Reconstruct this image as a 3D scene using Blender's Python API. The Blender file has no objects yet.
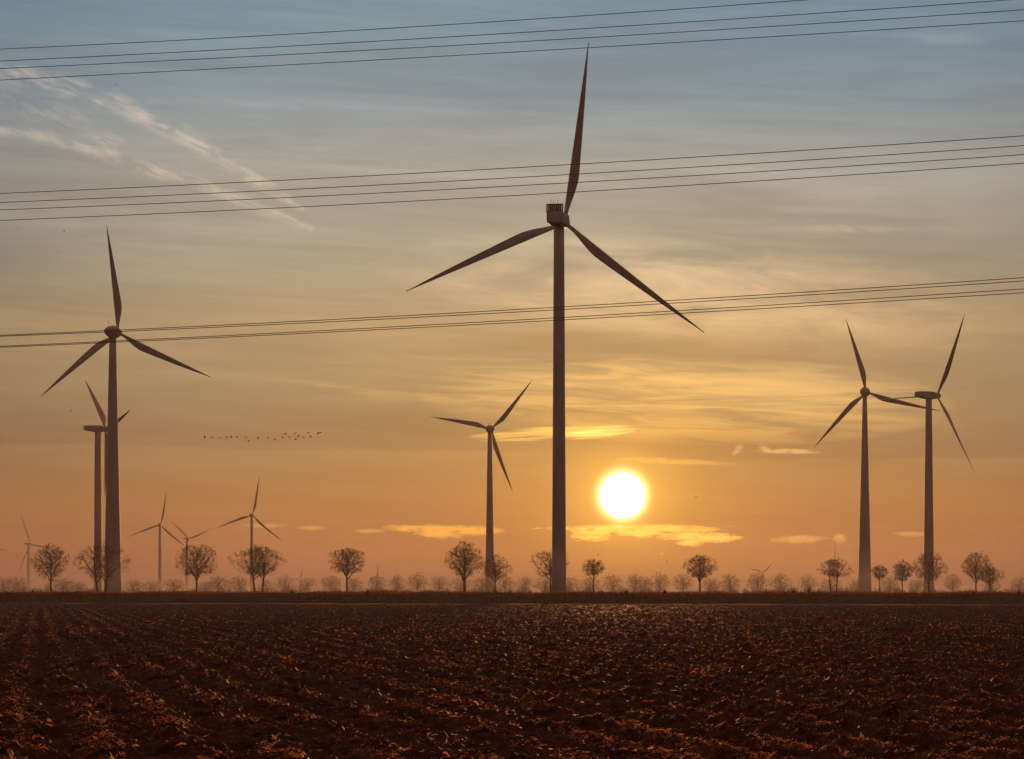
import bpy, math, random
import numpy as np
from mathutils import Vector, Matrix

S = bpy.context.scene
C = S.collection
F = 3232.0            # focal length in pixels (1024 px wide frame, about 18 degrees)
HZ = 590.0            # image row of the horizon
CAM_H = 1.7
rad = math.radians

def at(px, py, d):
    """point at distance d (along y) seen at that place of the photograph"""
    return Vector(((px - 512.0) / F * d, d, CAM_H + (HZ - py) / F * d))

# ------------------------------------------------------------------ materials
def mat(name):
    m = bpy.data.materials.new(name); m.use_nodes = True
    return m, m.node_tree, m.node_tree.nodes['Principled BSDF']

def noise_col(name, c1, c2, scale, rough=0.8, detail=6, bump=0.0, bscale=None, spec=0.3, lo=0.35, hi=0.65, stretch=(1, 1, 1)):
    m, t, b = mat(name)
    tc = t.nodes.new('ShaderNodeTexCoord')
    mp = t.nodes.new('ShaderNodeMapping'); mp.inputs['Scale'].default_value = stretch
    t.links.new(tc.outputs['Object'], mp.inputs[0])
    n = t.nodes.new('ShaderNodeTexNoise'); n.inputs['Scale'].default_value = scale; n.inputs['Detail'].default_value = detail
    t.links.new(mp.outputs[0], n.inputs['Vector'])
    r = t.nodes.new('ShaderNodeValToRGB')
    r.color_ramp.elements[0].position = lo; r.color_ramp.elements[1].position = hi
    r.color_ramp.elements[0].color = (*c1, 1); r.color_ramp.elements[1].color = (*c2, 1)
    t.links.new(n.outputs[0], r.inputs[0]); t.links.new(r.outputs[0], b.inputs['Base Color'])
    b.inputs['Roughness'].default_value = rough
    b.inputs['Specular IOR Level'].default_value = spec
    if bump:
        n2 = t.nodes.new('ShaderNodeTexNoise'); n2.inputs['Scale'].default_value = bscale or scale * 3; n2.inputs['Detail'].default_value = 8
        t.links.new(mp.outputs[0], n2.inputs['Vector'])
        bp = t.nodes.new('ShaderNodeBump'); bp.inputs['Strength'].default_value = bump; bp.inputs['Distance'].default_value = 0.05
        t.links.new(n2.outputs[0], bp.inputs['Height']); t.links.new(bp.outputs[0], b.inputs['Normal'])
    return m

M = {}
M['soil'] = noise_col('soil', (0.032, 0.0095, 0.004), (0.10, 0.031, 0.011), 1.3, 0.62, 8, 0.8, 14, spec=0.009)
M['soil'].node_tree.nodes['Principled BSDF'].inputs['Specular Tint'].default_value = (1.0, .5, .28, 1)
M['ground'] = noise_col('far_ground', (0.03, 0.022, 0.014), (0.06, 0.045, 0.025), 0.02, 0.95, spec=0.1)
M['track'] = noise_col('track_dirt', (0.045, 0.027, 0.017), (0.075, 0.045, 0.028), 0.6, 0.95, spec=0.05)
M['bank'] = noise_col('bank_turf', (0.06, 0.03, 0.013), (0.13, 0.065, 0.03), 0.7, 0.95, spec=0.1)
M['bark'] = noise_col('bark', (0.035, 0.026, 0.019), (0.08, 0.06, 0.045), 2.0, 0.9, spec=0.15, stretch=(1, 1, .25))
M['twig'] = noise_col('twig', (0.04, 0.028, 0.02), (0.085, 0.06, 0.042), 1.0, 0.9, spec=0.15)
M['paint'] = noise_col('turbine_paint', (0.40, 0.40, 0.395), (0.52, 0.52, 0.51), 0.35, 0.6, spec=0.25, stretch=(1, 1, .15))
M['blade'] = noise_col('blade_paint', (0.38, 0.38, 0.38), (0.48, 0.48, 0.48), 0.6, 0.4, spec=0.4)
M['dark_metal'] = noise_col('dark_metal', (0.05, 0.05, 0.05), (0.09, 0.09, 0.09), 2.0, 0.5)
M['wire'] = noise_col('weathered_wire', (0.10, 0.10, 0.10), (0.16, 0.16, 0.155), 0.5, 0.55)
M['steel'] = noise_col('galvanised_steel', (0.25, 0.25, 0.25), (0.36, 0.36, 0.36), 0.8, 0.5)
M['feather'] = noise_col('feathers', (0.03, 0.028, 0.026), (0.09, 0.08, 0.07), 6.0, 0.8)

def leafy(name, c1, c2, scale, trans, rough=0.8, spec=0.25):
    m = noise_col(name, c1, c2, scale, rough, spec=spec)
    t = m.node_tree
    b = t.nodes['Principled BSDF']; out = t.nodes['Material Output']
    tr = t.nodes.new('ShaderNodeBsdfTranslucent'); mx = t.nodes.new('ShaderNodeMixShader')
    mx.inputs[0].default_value = trans
    src = b.inputs['Base Color'].links[0].from_socket
    t.links.new(src, tr.inputs['Color'])
    t.links.new(b.outputs[0], mx.inputs[1]); t.links.new(tr.outputs[0], mx.inputs[2])
    t.links.new(mx.outputs[0], out.inputs['Surface'])
    return m
M['straw'] = leafy('straw', (0.26, 0.10, 0.045), (0.72, 0.36, 0.19), 0.9, 0.55, 0.65, 0.03)
M['grass'] = leafy('dry_grass', (0.17, 0.08, 0.03), (0.36, 0.19, 0.08), 0.35, 0.4)

# ------------------------------------------------------------------ mesh helpers
class MB:
    def __init__(s): s.v = []; s.f = []; s.sm = []
    def add(s, vs, fs, smooth=True):
        o = len(s.v); s.v += [tuple(p) for p in vs]
        s.f += [tuple(i + o for i in f) for f in fs]; s.sm += [smooth] * len(fs)
    def box(s, c, h, R=None, bev=0.0):
        cx, cy, cz = c; hx, hy, hz = h
        if bev:
            b = bev; pts = []
            # chamfered box: rings along x
            prof = [(-1, -1), (1, -1), (1, 1), (-1, 1)]
            def ring(x, hy_, hz_):
                k = b
                return [(x, -hy_ + k, -hz_), (x, hy_ - k, -hz_), (x, hy_, -hz_ + k), (x, hy_, hz_ - k),
                        (x, hy_ - k, hz_), (x, -hy_ + k, hz_), (x, -hy_, hz_ - k), (x, -hy_, -hz_ + k)]
            rs = [ring(-hx, hy - b, hz - b), ring(-hx + b, hy, hz), ring(hx - b, hy, hz), ring(hx, hy - b, hz - b)]
            vs = [p for r in rs for p in r]; fs = []
            for i in range(3):
                for j in range(8):
                    a = i * 8 + j; a2 = i * 8 + (j + 1) % 8
                    fs.append((a, a2, a2 + 8, a + 8))
            fs.append(tuple(range(7, -1, -1))); fs.append(tuple(range(24, 32)))
        else:
            vs = [(x * hx, y * hy, z * hz) for x in (-1, 1) for y in (-1, 1) for z in (-1, 1)]
            fs = [(0, 1, 3, 2), (4, 6, 7, 5), (0, 4, 5, 1), (2, 3, 7, 6), (0, 2, 6, 4), (1, 5, 7, 3)]
        if R is not None: vs = [R @ Vector(p) for p in vs]
        s.add([(p[0] + cx, p[1] + cy, p[2] + cz) for p in vs], fs, False)
    def tube(s, pts, rs, n=6, cap=True):
        pts = [Vector(p) for p in pts]; vs = []; fs = []
        up = Vector((0.31, 0.17, 0.93))
        for i, p in enumerate(pts):
            d = (pts[min(i + 1, len(pts) - 1)] - pts[max(i - 1, 0)])
            if d.length < 1e-9: d = Vector((0, 0, 1))
            d.normalize()
            a = d.cross(up)
            if a.length < 1e-3: a = d.cross(Vector((1, 0, 0)))
            a.normalize(); b = d.cross(a)
            for k in range(n):
                t = 2 * math.pi * k / n
                vs.append(p + (a * math.cos(t) + b * math.sin(t)) * rs[i])
        for i in range(len(pts) - 1):
            for k in range(n):
                q = i * n + k; q2 = i * n + (k + 1) % n
                fs.append((q, q2, q2 + n, q + n))
        if cap:
            fs.append(tuple(range(n - 1, -1, -1))); m_ = (len(pts) - 1) * n
            fs.append(tuple(range(m_, m_ + n)))
        s.add(vs, fs)
    def lathe(s, prof, n=24, axis='z'):
        vs = []; fs = []
        for r, z in prof:
            for k in range(n):
                t = 2 * math.pi * k / n
                if axis == 'z': vs.append((r * math.cos(t), r * math.sin(t), z))
                else: vs.append((r * math.cos(t), z, r * math.sin(t)))
        for i in range(len(prof) - 1):
            for k in range(n):
                q = i * n + k; q2 = i * n + (k + 1) % n
                fs.append((q, q2, q2 + n, q + n))
        fs.append(tuple(range(n - 1, -1, -1))); m_ = (len(prof) - 1) * n
        fs.append(tuple(range(m_, m_ + n)))
        s.add(vs, fs)
    def mesh(s, name):
        me = bpy.data.meshes.new(name); me.from_pydata(s.v, [], s.f)
        me.polygons.foreach_set('use_smooth', s.sm); me.update()
        return me
    def build(s, name, m, parent=None, me=None):
        me = me or s.mesh(name)
        if not me.materials: me.materials.append(m)
        return link(name, me, parent)

def link(name, me, parent=None):
    o = bpy.data.objects.new(name, me); C.objects.link(o)
    if parent: o.parent = parent
    return o
def tag(o, label=None, cat=None, group=None, kind=None):
    if label: o['label'] = label
    if cat: o['category'] = cat
    if group: o['group'] = group
    if kind: o['kind'] = kind
    return o
def empty(name, loc, rz=0.0):
    o = bpy.data.objects.new(name, None); C.objects.link(o)
    o.location = loc; o.rotation_euler = (0, 0, rz); o.empty_display_size = 1
    return o
def np_mesh(name, v, f, m, smooth=True):
    me = bpy.data.meshes.new(name)
    v = np.ascontiguousarray(v, np.float32); f = np.ascontiguousarray(f, np.int32)
    k = f.shape[1]
    me.vertices.add(len(v)); me.vertices.foreach_set('co', v.ravel())
    me.loops.add(f.size); me.loops.foreach_set('vertex_index', f.ravel())
    me.polygons.add(len(f)); me.polygons.foreach_set('loop_start', np.arange(0, f.size, k, dtype=np.int32))
    try: me.polygons.foreach_set('loop_total', np.full(len(f), k, np.int32))
    except Exception: pass
    me.update(calc_edges=True)
    me.polygons.foreach_set('use_smooth', np.full(len(f), smooth))
    me.materials.append(m); me.validate()
    return link(name, me)

# ------------------------------------------------------------------ numpy value noise
def vnoise(x, y, seed=0):
    xi = np.floor(x).astype(np.int64); yi = np.floor(y).astype(np.int64)
    fx = x - xi; fy = y - yi
    fx = fx * fx * (3 - 2 * fx); fy = fy * fy * (3 - 2 * fy)
    def h(a, b):
        n = (a * 374761393 + b * 668265263 + seed * 1442695041) & 0xffffffff
        n = ((n ^ (n >> 13)) * 1274126177) & 0xffffffff
        n = n ^ (n >> 16)
        return (n & 0xffff) / 65535.0
    return (h(xi, yi) * (1 - fx) + h(xi + 1, yi) * fx) * (1 - fy) + (h(xi, yi + 1) * (1 - fx) + h(xi + 1, yi + 1) * fx) * fy

def row_u(x, y):
    return (x * 0.989 + y * 0.146 + vnoise(x * 0.2, y * 0.05, 3) * 0.5) / 0.9

def field_z(x, y):
    """ploughed soil: shallow furrows running slantwise away from the camera, clods and lumps"""
    u = row_u(x, y)
    fur = np.abs((u % 1.0) - 0.5) * 2 - 0.5
    a = 0.085 * fur * (0.35 + vnoise(x * 0.3, y * 0.12, 8))
    c1 = vnoise(x * 1.3, y * 0.9, 11) - 0.5
    c2 = np.maximum(vnoise(x * 4.2, y * 3.4, 5) - 0.45, 0)
    c3 = np.maximum(vnoise(x * 9.0 + 7, y * 8.0, 6) - 0.42, 0)
    c4 = vnoise(x * 22, y * 20, 7) - 0.5
    big = vnoise(x * 0.22, y * 0.08, 21) - 0.5
    return a + 0.06 * c1 + 0.115 * c2 + 0.12 * c3 + 0.03 * c4 + 0.08 * big

# ------------------------------------------------------------------ ground
def build_ground():
    g = MB(); g.add([(-3950, -60, -0.3), (3950, -60, -0.3), (3950, 9100, -0.3), (-3950, 9100, -0.3)], [(0, 1, 2, 3)])
    tag(g.build('ground', M['ground']), kind='structure')
    nr, nc = 1250, 920
    d = 27.0 * (347.0 / 27.0) ** (np.arange(nr) / (nr - 1))
    s = np.linspace(-1, 1, nc) * 0.25
    D, SX = np.meshgrid(d, s, indexing='ij')
    X = SX * D
    lim = 352.0 - X * 0.30                      # slanted far edge along the track
    D2 = 27.0 + (D - 27.0) * (lim - 27.0) / (347.0 - 27.0)
    X = SX * D2
    Z = field_z(X, D2)
    # shoulders of the sheet sink under the plain ground
    Z = Z * np.clip((0.25 - np.abs(SX)) / 0.004, 0, 1) - 0.27 * (1 - np.clip((0.25 - np.abs(SX)) / 0.004, 0, 1))
    v = np.stack([X, D2, Z], -1).reshape(-1, 3)
    i = np.arange((nr - 1) * (nc - 1)); r = i // (nc - 1); c = i % (nc - 1); a = r * nc + c
    f = np.stack([a, a + 1, a + nc + 1, a + nc], -1)
    tag(np_mesh('ploughed_field', v, f, M['soil']), kind='structure')
    # farm track along the far edge of the field
    xs = np.linspace(-140, 140, 141); rows = []
    for k, off in enumerate((0.0, 2.0, 9.0, 18.0, 27.0)):
        y = 352.5 - xs * 0.30 + off + (np.sin(xs * .07) * 0.7)
        z = np.full_like(xs, (0.02, 0.10, 0.16, 0.12, 0.0)[k]) + (vnoise(xs * .5, y * .3, 4) - .5) * 0.08
        rows.append(np.stack([xs, y, z], -1))
    v = np.stack(rows, 0).reshape(-1, 3); n = len(xs)
    f = [(k * n + j, k * n + j + 1, (k + 1) * n + j + 1, (k + 1) * n + j) for k in range(4) for j in range(n - 1)]
    tag(np_mesh('farm_track', v, np.array(f), M['track']), kind='structure')
    # low grassy bank behind the track
    xs = np.linspace(-170, 170, 341); rows = []
    for k, (off, zz) in enumerate(((26.0, -0.28), (29.0, 0.16), (38.0, 0.62), (48.0, 1.22), (75.0, 1.27), (95.0, -0.28))):
        y = 352.5 - xs * 0.30 + off
        z = zz + (vnoise(xs * .25, y * .1, 9) - .5) * 0.16
        rows.append(np.stack([xs, y, z], -1))
    v = np.stack(rows, 0).reshape(-1, 3); n = len(xs)
    f = [(k * n + j, k * n + j + 1, (k + 1) * n + j + 1, (k + 1) * n + j) for k in range(5) for j in range(n - 1)]
    tag(np_mesh('bank', v, np.array(f), M['bank']), kind='structure')
build_ground()

def bank_z(off):
    return np.interp(off, [26, 29, 38, 48, 75, 95], [-0.28, 0.16, 0.62, 1.22, 1.27, -0.28])

def build_grass():
    r = np.random.default_rng(5)
    n = 70000
    x = r.uniform(-100, 100, n); off = 28 + 52 * r.uniform(0, 1, n) ** 0.8
    y = 352.5 - x * 0.30 + off
    z = bank_z(off) - 0.08
    tuft = vnoise(x * 0.35, y * 0.12, 31); tall = vnoise(x * 1.1, y * 0.5, 33)
    h = (0.16 + 0.42 * tuft ** 2 + 0.22 * np.maximum(tall - .6, 0)) * r.uniform(0.5, 1.15, n)
    h *= np.where(off < 40, 0.7, 1.0)
    sp = r.uniform(0, 1, n) < 0.016
    h = np.where(sp, h * 1.3 + 0.30 * r.uniform(0.3, 1, n), h)
    w = r.uniform(0.03, 0.075, n)
    yaw = r.uniform(0, math.pi, n); lx = r.normal(0, .18, n) * h; ly = r.normal(0, .18, n) * h
    cx, sx = np.cos(yaw) * w, np.sin(yaw) * w
    P = np.stack([np.stack([x - cx, y - sx, z], -1), np.stack([x + cx, y + sx, z], -1),
                  np.stack([x + cx * .6 + lx * .4, y + sx * .6 + ly * .4, z + h * .6], -1),
                  np.stack([x - cx * .3 + lx, y - sx * .3 + ly, z + h], -1)], 1)
    f = np.arange(n * 4).reshape(n, 4)
    o = np_mesh('grass', P.reshape(-1, 3), f, M['grass'], False)
    tag(o, 'long dry grass growing along the bank behind the field', 'grass', kind='stuff')
build_grass()

def build_straw():
    r = np.random.default_rng(9)
    n = 1000000
    py = HZ + 13 + 205 * r.uniform(0, 1, n) ** 0.95
    d = CAM_H * F / (py - HZ); d = np.clip(d, 27.5, 340)
    d = d + r.normal(0, 0.02, n) * d
    x = r.uniform(-0.245, 0.245, n) * d
    d = np.minimum(d, 350.0 - x * 0.30)
    dens = vnoise(x * 0.9, d * 0.35, 41) * 0.6 + vnoise(x * 3.1, d * 1.2, 42) * 0.4
    ridge = np.abs((row_u(x, d) % 1.0) - 0.5) * 2
    k = r.uniform(0, 1, n) < np.clip((dens - 0.36) * 3.6, 0.10, 1) * (0.08 + 0.92 * ridge ** 2)
    x, d = x[k], d[k]; n = len(x)
    z = field_z(x, d)
    L = (0.012 + 0.045 * r.uniform(0, 1, n) ** 2.0) * np.clip(d / 60, .75, 2.2); L = np.where(r.uniform(0, 1, n) < .04, L + 0.08 * r.uniform(0, 1, n), L)
    W = np.clip(L * r.uniform(0.12, 0.45, n), 0.006, 0.026) * np.clip(d / 80, 1, 2.2)
    yaw = r.uniform(0, 2 * math.pi, n); til = r.normal(0.1, 0.28, n)
    up = np.where(r.uniform(0, 1, n) < 0.2, r.uniform(0.25, 0.9, n), til)
    dx, dy, dz = np.cos(yaw) * np.cos(up), np.sin(yaw) * np.cos(up), np.sin(up)
    roll = np.where(r.uniform(0, 1, n) < .45, r.normal(0, .3, n), r.normal(0, 1.0, n))
    wx, wy, wz = -np.sin(yaw) * np.cos(roll), np.cos(yaw) * np.cos(roll), np.sin(roll)
    z = z + 0.012 + np.maximum(-dz, 0) * L
    base = np.stack([x, d, z], -1); D = np.stack([dx, dy, dz], -1) * L[:, None]; Wv = np.stack([wx, wy, wz], -1) * W[:, None] * .5
    bend = np.stack([np.zeros(n), np.zeros(n), r.uniform(-.1, .25, n) * L], -1)
    P = np.stack([base - Wv * .7, base + Wv * .7, base + D * .5 + bend + Wv, base + D * .5 + bend - Wv, base + D + Wv * .3, base + D - Wv * .3], 1)
    a = np.arange(n) * 6
    f = np.concatenate([np.stack([a, a + 1, a + 2, a + 3], -1), np.stack([a + 3, a + 2, a + 4, a + 5], -1)])
    o = np_mesh('straw', P.reshape(-1, 3), f, M['straw'], False)
    tag(o, 'pale straw and leaf scraps scattered over the dark ploughed soil', 'straw', kind='stuff')
build_straw()

# ------------------------------------------------------------------ wind turbines
def blade_mesh(L, chord, root, pitch=0.0):
    st = [0, .02, .04, .07, .1, .13, .16, .19, .22, .25, .29, .34, .4, .47, .55, .64, .73, .82, .9, .95, .98, .993, 1.0]
    n = 12; vs = []; fs = []
    for i, t in enumerate(st):
        if t < .03: c = root * 2
        else:
            u = min(1, (t - .03) / .25); u = u * u * (3 - 2 * u)
            body = chord * (1.02 * max(0, 1 - (t - .02) / .985)) ** .8 * 1.08
            c = root * 2 * (1 - u) + body * u
            c = max(c, .22)
        th = root * 2 if t < .04 else max(c * (.6 - .42 * min(1, (t - .04) / .25)), 0.05)
        lead = -root - (0.0 if t < .05 else 0.1 * root)
        lead *= (1 - 0.75 * t)
        tw = rad(18) * (1 - t) ** 2 * min(1, t / .1) + pitch
        for k in range(n):
            a = 2 * math.pi * k / n
            x = lead + c * .5 - c * .5 * math.cos(a); y = th * .5 * math.sin(a)
            if t > .1: y *= 1.1 - .75 * max(0, min(1, (x - lead) / c)) ** 1.5
            xr = x * math.cos(tw) - y * math.sin(tw); yr = x * math.sin(tw) + y * math.cos(tw)
            vs.append((xr, yr + 0.012 * L * t * t, t * L))
    for i in range(len(st) - 1):
        for k in range(n):
            q = i * n + k; q2 = i * n + (k + 1) % n
            fs.append((q, q2, q2 + n, q + n))
    fs.append(tuple(range(n - 1, -1, -1))); m_ = (len(st) - 1) * n; fs.append(tuple(range(m_, m_ + n)))
    b = MB(); b.add(vs, fs); return b

def turbine(label, hub, d, tips, yaw, Lm, rb, rt, chord, style='plain', ov=5.0, nac=(9.0, 3.6, 3.6), theta=None, group=None, pitch=0.0, dth=0.0):
    """hub, tips: where they appear; d: distance; yaw of the rotor axis (pointing away from the camera); lengths in metres"""
    ca, sa = math.cos(yaw), math.sin(yaw)
    H = at(hub[0], hub[1], d)
    ax = Vector((sa, ca, 0))
    base = Vector((H.x - ax.x * ov, H.y - ax.y * ov, -0.3))
    t = empty('wind_turbine', base, -yaw)               # local +y is the rotor axis, local x the rotor's right
    tag(t, label, 'wind turbine', group)
    hz = H.z + 0.3
    ny, nx, nz = nac
    tower = MB(); prof = []
    ht = hz - nz * .45
    for i in range(13):
        u = i / 12; prof.append((rb + (rt - rb) * u, ht * u))
    # flange rings where the tower sections meet
    pr2 = []
    for i, (r_, z_) in enumerate(prof):
        pr2.append((r_, z_))
    tower.lathe(pr2, 32); to = tower.build('tower', M['paint'], t)
    nb = MB()
    if style == 'round':
        pr = [(0.3, -ny * .5 - 1.5), (nx * .3, -ny * .5 - 1.1), (nx * .45, -ny * .3), (nx * .52, 0), (nx * .5, ny * .3), (nx * .36, ny * .42), (nx * .3, ov - 1.6)]
        nb.lathe(pr, 20, 'y')
    else:
        fr = (.93, .93, .47, -.42) if style == 'cooler' else (.75, .75, .43, -.22)
        secs = [(-ny - .15, fr[0] * .8, fr[2] * .9, fr[3] * .85), (-ny, fr[1], fr[2], fr[3]), (-ny * .45, .98, .5, -.42), (-.5, 1, .5, -.5), (ov - 3.2, 1, .5, -.5), (ov - 2.2, .86, .44, -.46), (ov - 1.7, .6, .34, -.36)]
        vs = []; fs = []; n_ = 16
        for y_, w_, zt_, zb_ in secs:
            for k in range(n_):
                a = 2 * math.pi * (k + .5) / n_; c_, s_ = math.cos(a), math.sin(a)
                e_ = lambda q: math.copysign(abs(q) ** .28, q)
                vs.append((nx / 2 * w_ * e_(c_), y_, nz * ((zt_ + zb_) / 2 + (zt_ - zb_) / 2 * e_(s_))))
        for i in range(len(secs) - 1):
            for k in range(n_):
                q = i * n_ + k; q2 = i * n_ + (k + 1) % n_; fs.append((q, q2, q2 + n_, q + n_))
        fs.append(tuple(range(n_ - 1, -1, -1))); m_ = (len(secs) - 1) * n_; fs.append(tuple(range(m_, m_ + n_)))
        nb.add(vs, fs)
    no = nb.build('nacelle', M['paint'], t); no.location = (0, 0, hz)
    if style == 'cooler':
        cb = MB()
        y0 = -ny + 1.0
        w = nx * .5
        zt = nz / 2
        for x_ in (-w, w): cb.box((x_, y0, zt + .7), (.12, .25, 1.05))
        cb.box((0, y0, zt + 1.78), (w + .1, .25, .12)); cb.box((0, y0, zt + .02), (w - .1, .22, .12))
        for k in range(7): cb.box((-w + (k + 1) * 2 * w / 8, y0, zt + .85), (.205, .16, .85))
        cb.build('cooler', M['dark_metal'], no)
        for x_, h_ in ((-1.0, 1.5), (-.3, 1.0), (.7, 1.3)):
            an = MB(); an.tube([(x_, y0, zt + 1.85), (x_, y0, zt + 1.85 + h_)], [.05, .03], 5)
            an.build('antenna', M['dark_metal'], no)
    else:
        an = MB()
        an.tube([(.4, -ny * .7, nz * .44), (.4, -ny * .7, nz * .5 + 1.3)], [.06, .04], 5)
        an.tube([(.0, -ny * .7, nz * .5 + .8), (.8, -ny * .7, nz * .5 + .8)], [.05, .05], 5)
        an.build('antenna', M['dark_metal'], no)
    hr = max(rt * .85, 1.15)
    hb = MB(); hb.lathe([(hr * .92, -1.7), (hr * 1.12, -1.1), (hr * 1.18, 0), (hr * 1.05, .9), (hr * .7, 1.7), (hr * .2, 2.2)], 20, 'y')
    ho = hb.build('hub', M['blade'], t); ho.location = (0, ov, hz); ho.rotation_euler = (rad(5), 0, 0)
    if theta is None:
        s_, c_ = 0, 0
        for i, tp in enumerate(tips):
            a = math.atan2((tp[0] - hub[0] - .087 * sa * (tp[1] - hub[1])) / max(ca, .3), -(tp[1] - hub[1]))
            a3 = a * 3; s_ += math.sin(a3); c_ += math.cos(a3)
        theta = math.atan2(s_, c_) / 3 + rad(dth)
    me = blade_mesh(Lm, chord, hr * .42, pitch).mesh('blade'); me.materials.append(M['blade'])
    for k in range(3):
        o = link('blade', me, t); o.location = (0, ov, hz)
        o.rotation_mode = 'YXZ'; o.rotation_euler = (rad(5), theta + k * 2 * math.pi / 3, 0)
    return t

def dist(yh, zh=95.0): return (zh - CAM_H) * F / (HZ - yh)
G = None
d1 = dist(220)
turbine('tall central wind turbine, slatted box on its nacelle, one blade nearly upright', (564.6, 222.6), d1,
        [(587, 47), (410, 291), (703, 331)], rad(14), 179 * d1 / F, 1.8, 1.3, 2.9, 'cooler', 6.2, (5.6, 4.0, 3.2), dth=1.1)
d2 = dist(333.5)
turbine('large left wind turbine on a broad tapering tower, one blade tip near the left edge', (118.3, 333.0), d2,
        [(107, 230), (42, 396), (209, 374)], rad(18), 108 * d2 / F, 3.2, 1.2, 3.3, 'round', 4.8, (6.5, 4.6, 4.6), dth=1.6)
d3 = dist(429)
turbine('wind turbine turned sideways, its tower close behind the broad left tower', (105.8, 429), d3,
        [(85, 379), (133, 409), (107, 497)], rad(62), 71 * d3 / F, 2.4, 1.75, 4.2, 'plain', 4.9, (8.2, 3.8, 3.9), theta=rad(-43), pitch=rad(78))
d4 = dist(429.3)
turbine('slender wind turbine between the central tower and the flying birds, one blade pointing level left', (491.3, 429.3), d4,
        [(530, 382), (433, 419), (511, 488)], rad(16), 65 * d4 / F, 2.75, 1.15, 3.3, 'round', 3.2, (5.0, 4.6, 4.6), dth=1.0)
d5 = dist(392.3)
turbine('right wind turbine with a slim tapering tower, its right blade crossing behind the neighbouring tower', (866.3, 392.3), d5 + 40,
        [(847, 320.5), (817.5, 445), (935, 411)], rad(18), 78.5 * d5 / F, 3.25, 1.0, 3.1, 'round', 3.6, (5.5, 4.6, 4.6))
d6 = dist(395.3)
turbine('rightmost wind turbine, seen half sideways with a long nacelle jutting left', (937.2, 395.8), d6 - 30,
        [(962, 317), (971, 479.5), (887, 389)], rad(54), 89 * d6 / F, 2.5, 1.45, 3.2, 'plain', 5.4, (7.8, 3.7, 3.6), theta=rad(30), pitch=rad(70))
d7 = dist(525)
turbine('small distant wind turbine standing free between the broad left tower and the round tree', (160.6, 525), d7,
        [(168, 491), (129, 537), (184, 545)], rad(10), 35.4 * d7 / F, 2.9, 1.6, 3.6, 'plain', 4, (7, 4, 4))
d8 = dist(539)
turbine('small distant wind turbine whose tower is hidden behind a round bare tree', (188.6, 538.8), d8,
        [(169, 521), (216, 528)], rad(30), 30.7 * d8 / F, 3.2, 2.2, 3.8, 'plain', 5, (9, 4.5, 4.5), theta=math.atan2(27.5 / .87, 10.8))
d9 = dist(515.3)
turbine('distant wind turbine rising out of the wide two-stemmed tree', (252.4, 515.3), d9,
        [(259, 478), (217, 527), (282, 541)], rad(8), 39.5 * d9 / F, 2.6, 1.5, 3.7, 'plain', 4, (7, 4, 4))
d10 = dist(544)
turbine('hazy small wind turbine left of the leftmost roadside tree', (30.3, 544), d10,
        [(20.4, 512), (15.2, 571)], rad(42), 35.4 * d10 / F, 3.6, 2.2, 4.0, 'plain', 5, (9, 4.5, 4.5), theta=-math.atan2(10 / .74, 32.5))
turbine('wind turbine cut off by the left picture edge, only one blade tip showing', (-24, 544), d10,
        [(8, 551)], rad(10), 32.5 * d10 / F, 3.6, 2.2, 4.0, 'plain', 5, (9, 4.5, 4.5), theta=math.atan2(32, -7))
turbine('ghostly far wind turbine with blades spread above a misty tree right of the sun', (762.5, 572.5), 8700,
        [(752.5, 569.5), (773.5, 562)], rad(5), 14.5 * 8700 / F, 2.4, 1.8, 5.5, 'plain', 4, (8, 4, 4), theta=math.atan2(11, 10.5))
turbine('ghostly far wind turbine low between two misty trees right of the two-stemmed tree', (299.5, 579), 8700,
        [(303, 568)], rad(5), 11.8 * 8700 / F, 2.2, 1.6, 5.0, 'plain', 4, (8, 4, 4), theta=math.atan2(3.3, 11))
turbine('ghostly far wind turbine with only an upright blade showing over a misty tree', (377.5, 576), 8600,
        [(377, 563)], rad(5), 12.8 * 8600 / F, 2.2, 1.6, 5.0, 'plain', 4, (8, 4, 4), theta=math.atan2(-.5, 13))

# thin lattice radio mast
def mast():
    p = at(835, 590, 3000); p.z = -0.3
    t = empty('radio_mast', p); tag(t, 'thin radio mast rising from the crown of the two-stemmed tree near the right towers', 'mast')
    H = CAM_H + 46 / F * 3000
    b = MB(); w = .9
    for k in range(3):
        a = k * 2.0944
        b.tube([(w * math.cos(a), w * math.sin(a), 0), (w * math.cos(a) * .6, w * math.sin(a) * .6, H * .75)], [.13, .1], 5)
    n = 24
    for i in range(n):
        for k in range(3):
            a = k * 2.0944; a2 = a + 2.0944
            z0, z1 = H * .75 * i / n, H * .75 * (i + 1) / n
            s0 = w * (1 - .4 * i / n); s1 = w * (1 - .4 * (i + 1) / n)
            b.tube([(s0 * math.cos(a), s0 * math.sin(a), z0), (s1 * math.cos(a2), s1 * math.sin(a2), z1)], [.06, .06], 4)
    b.build('lattice', M['steel'], t)
    q = MB(); q.tube([(0, 0, H * .74), (0, 0, H)], [.22, .12], 6); q.build('antenna', M['steel'], t)
mast()

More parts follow.
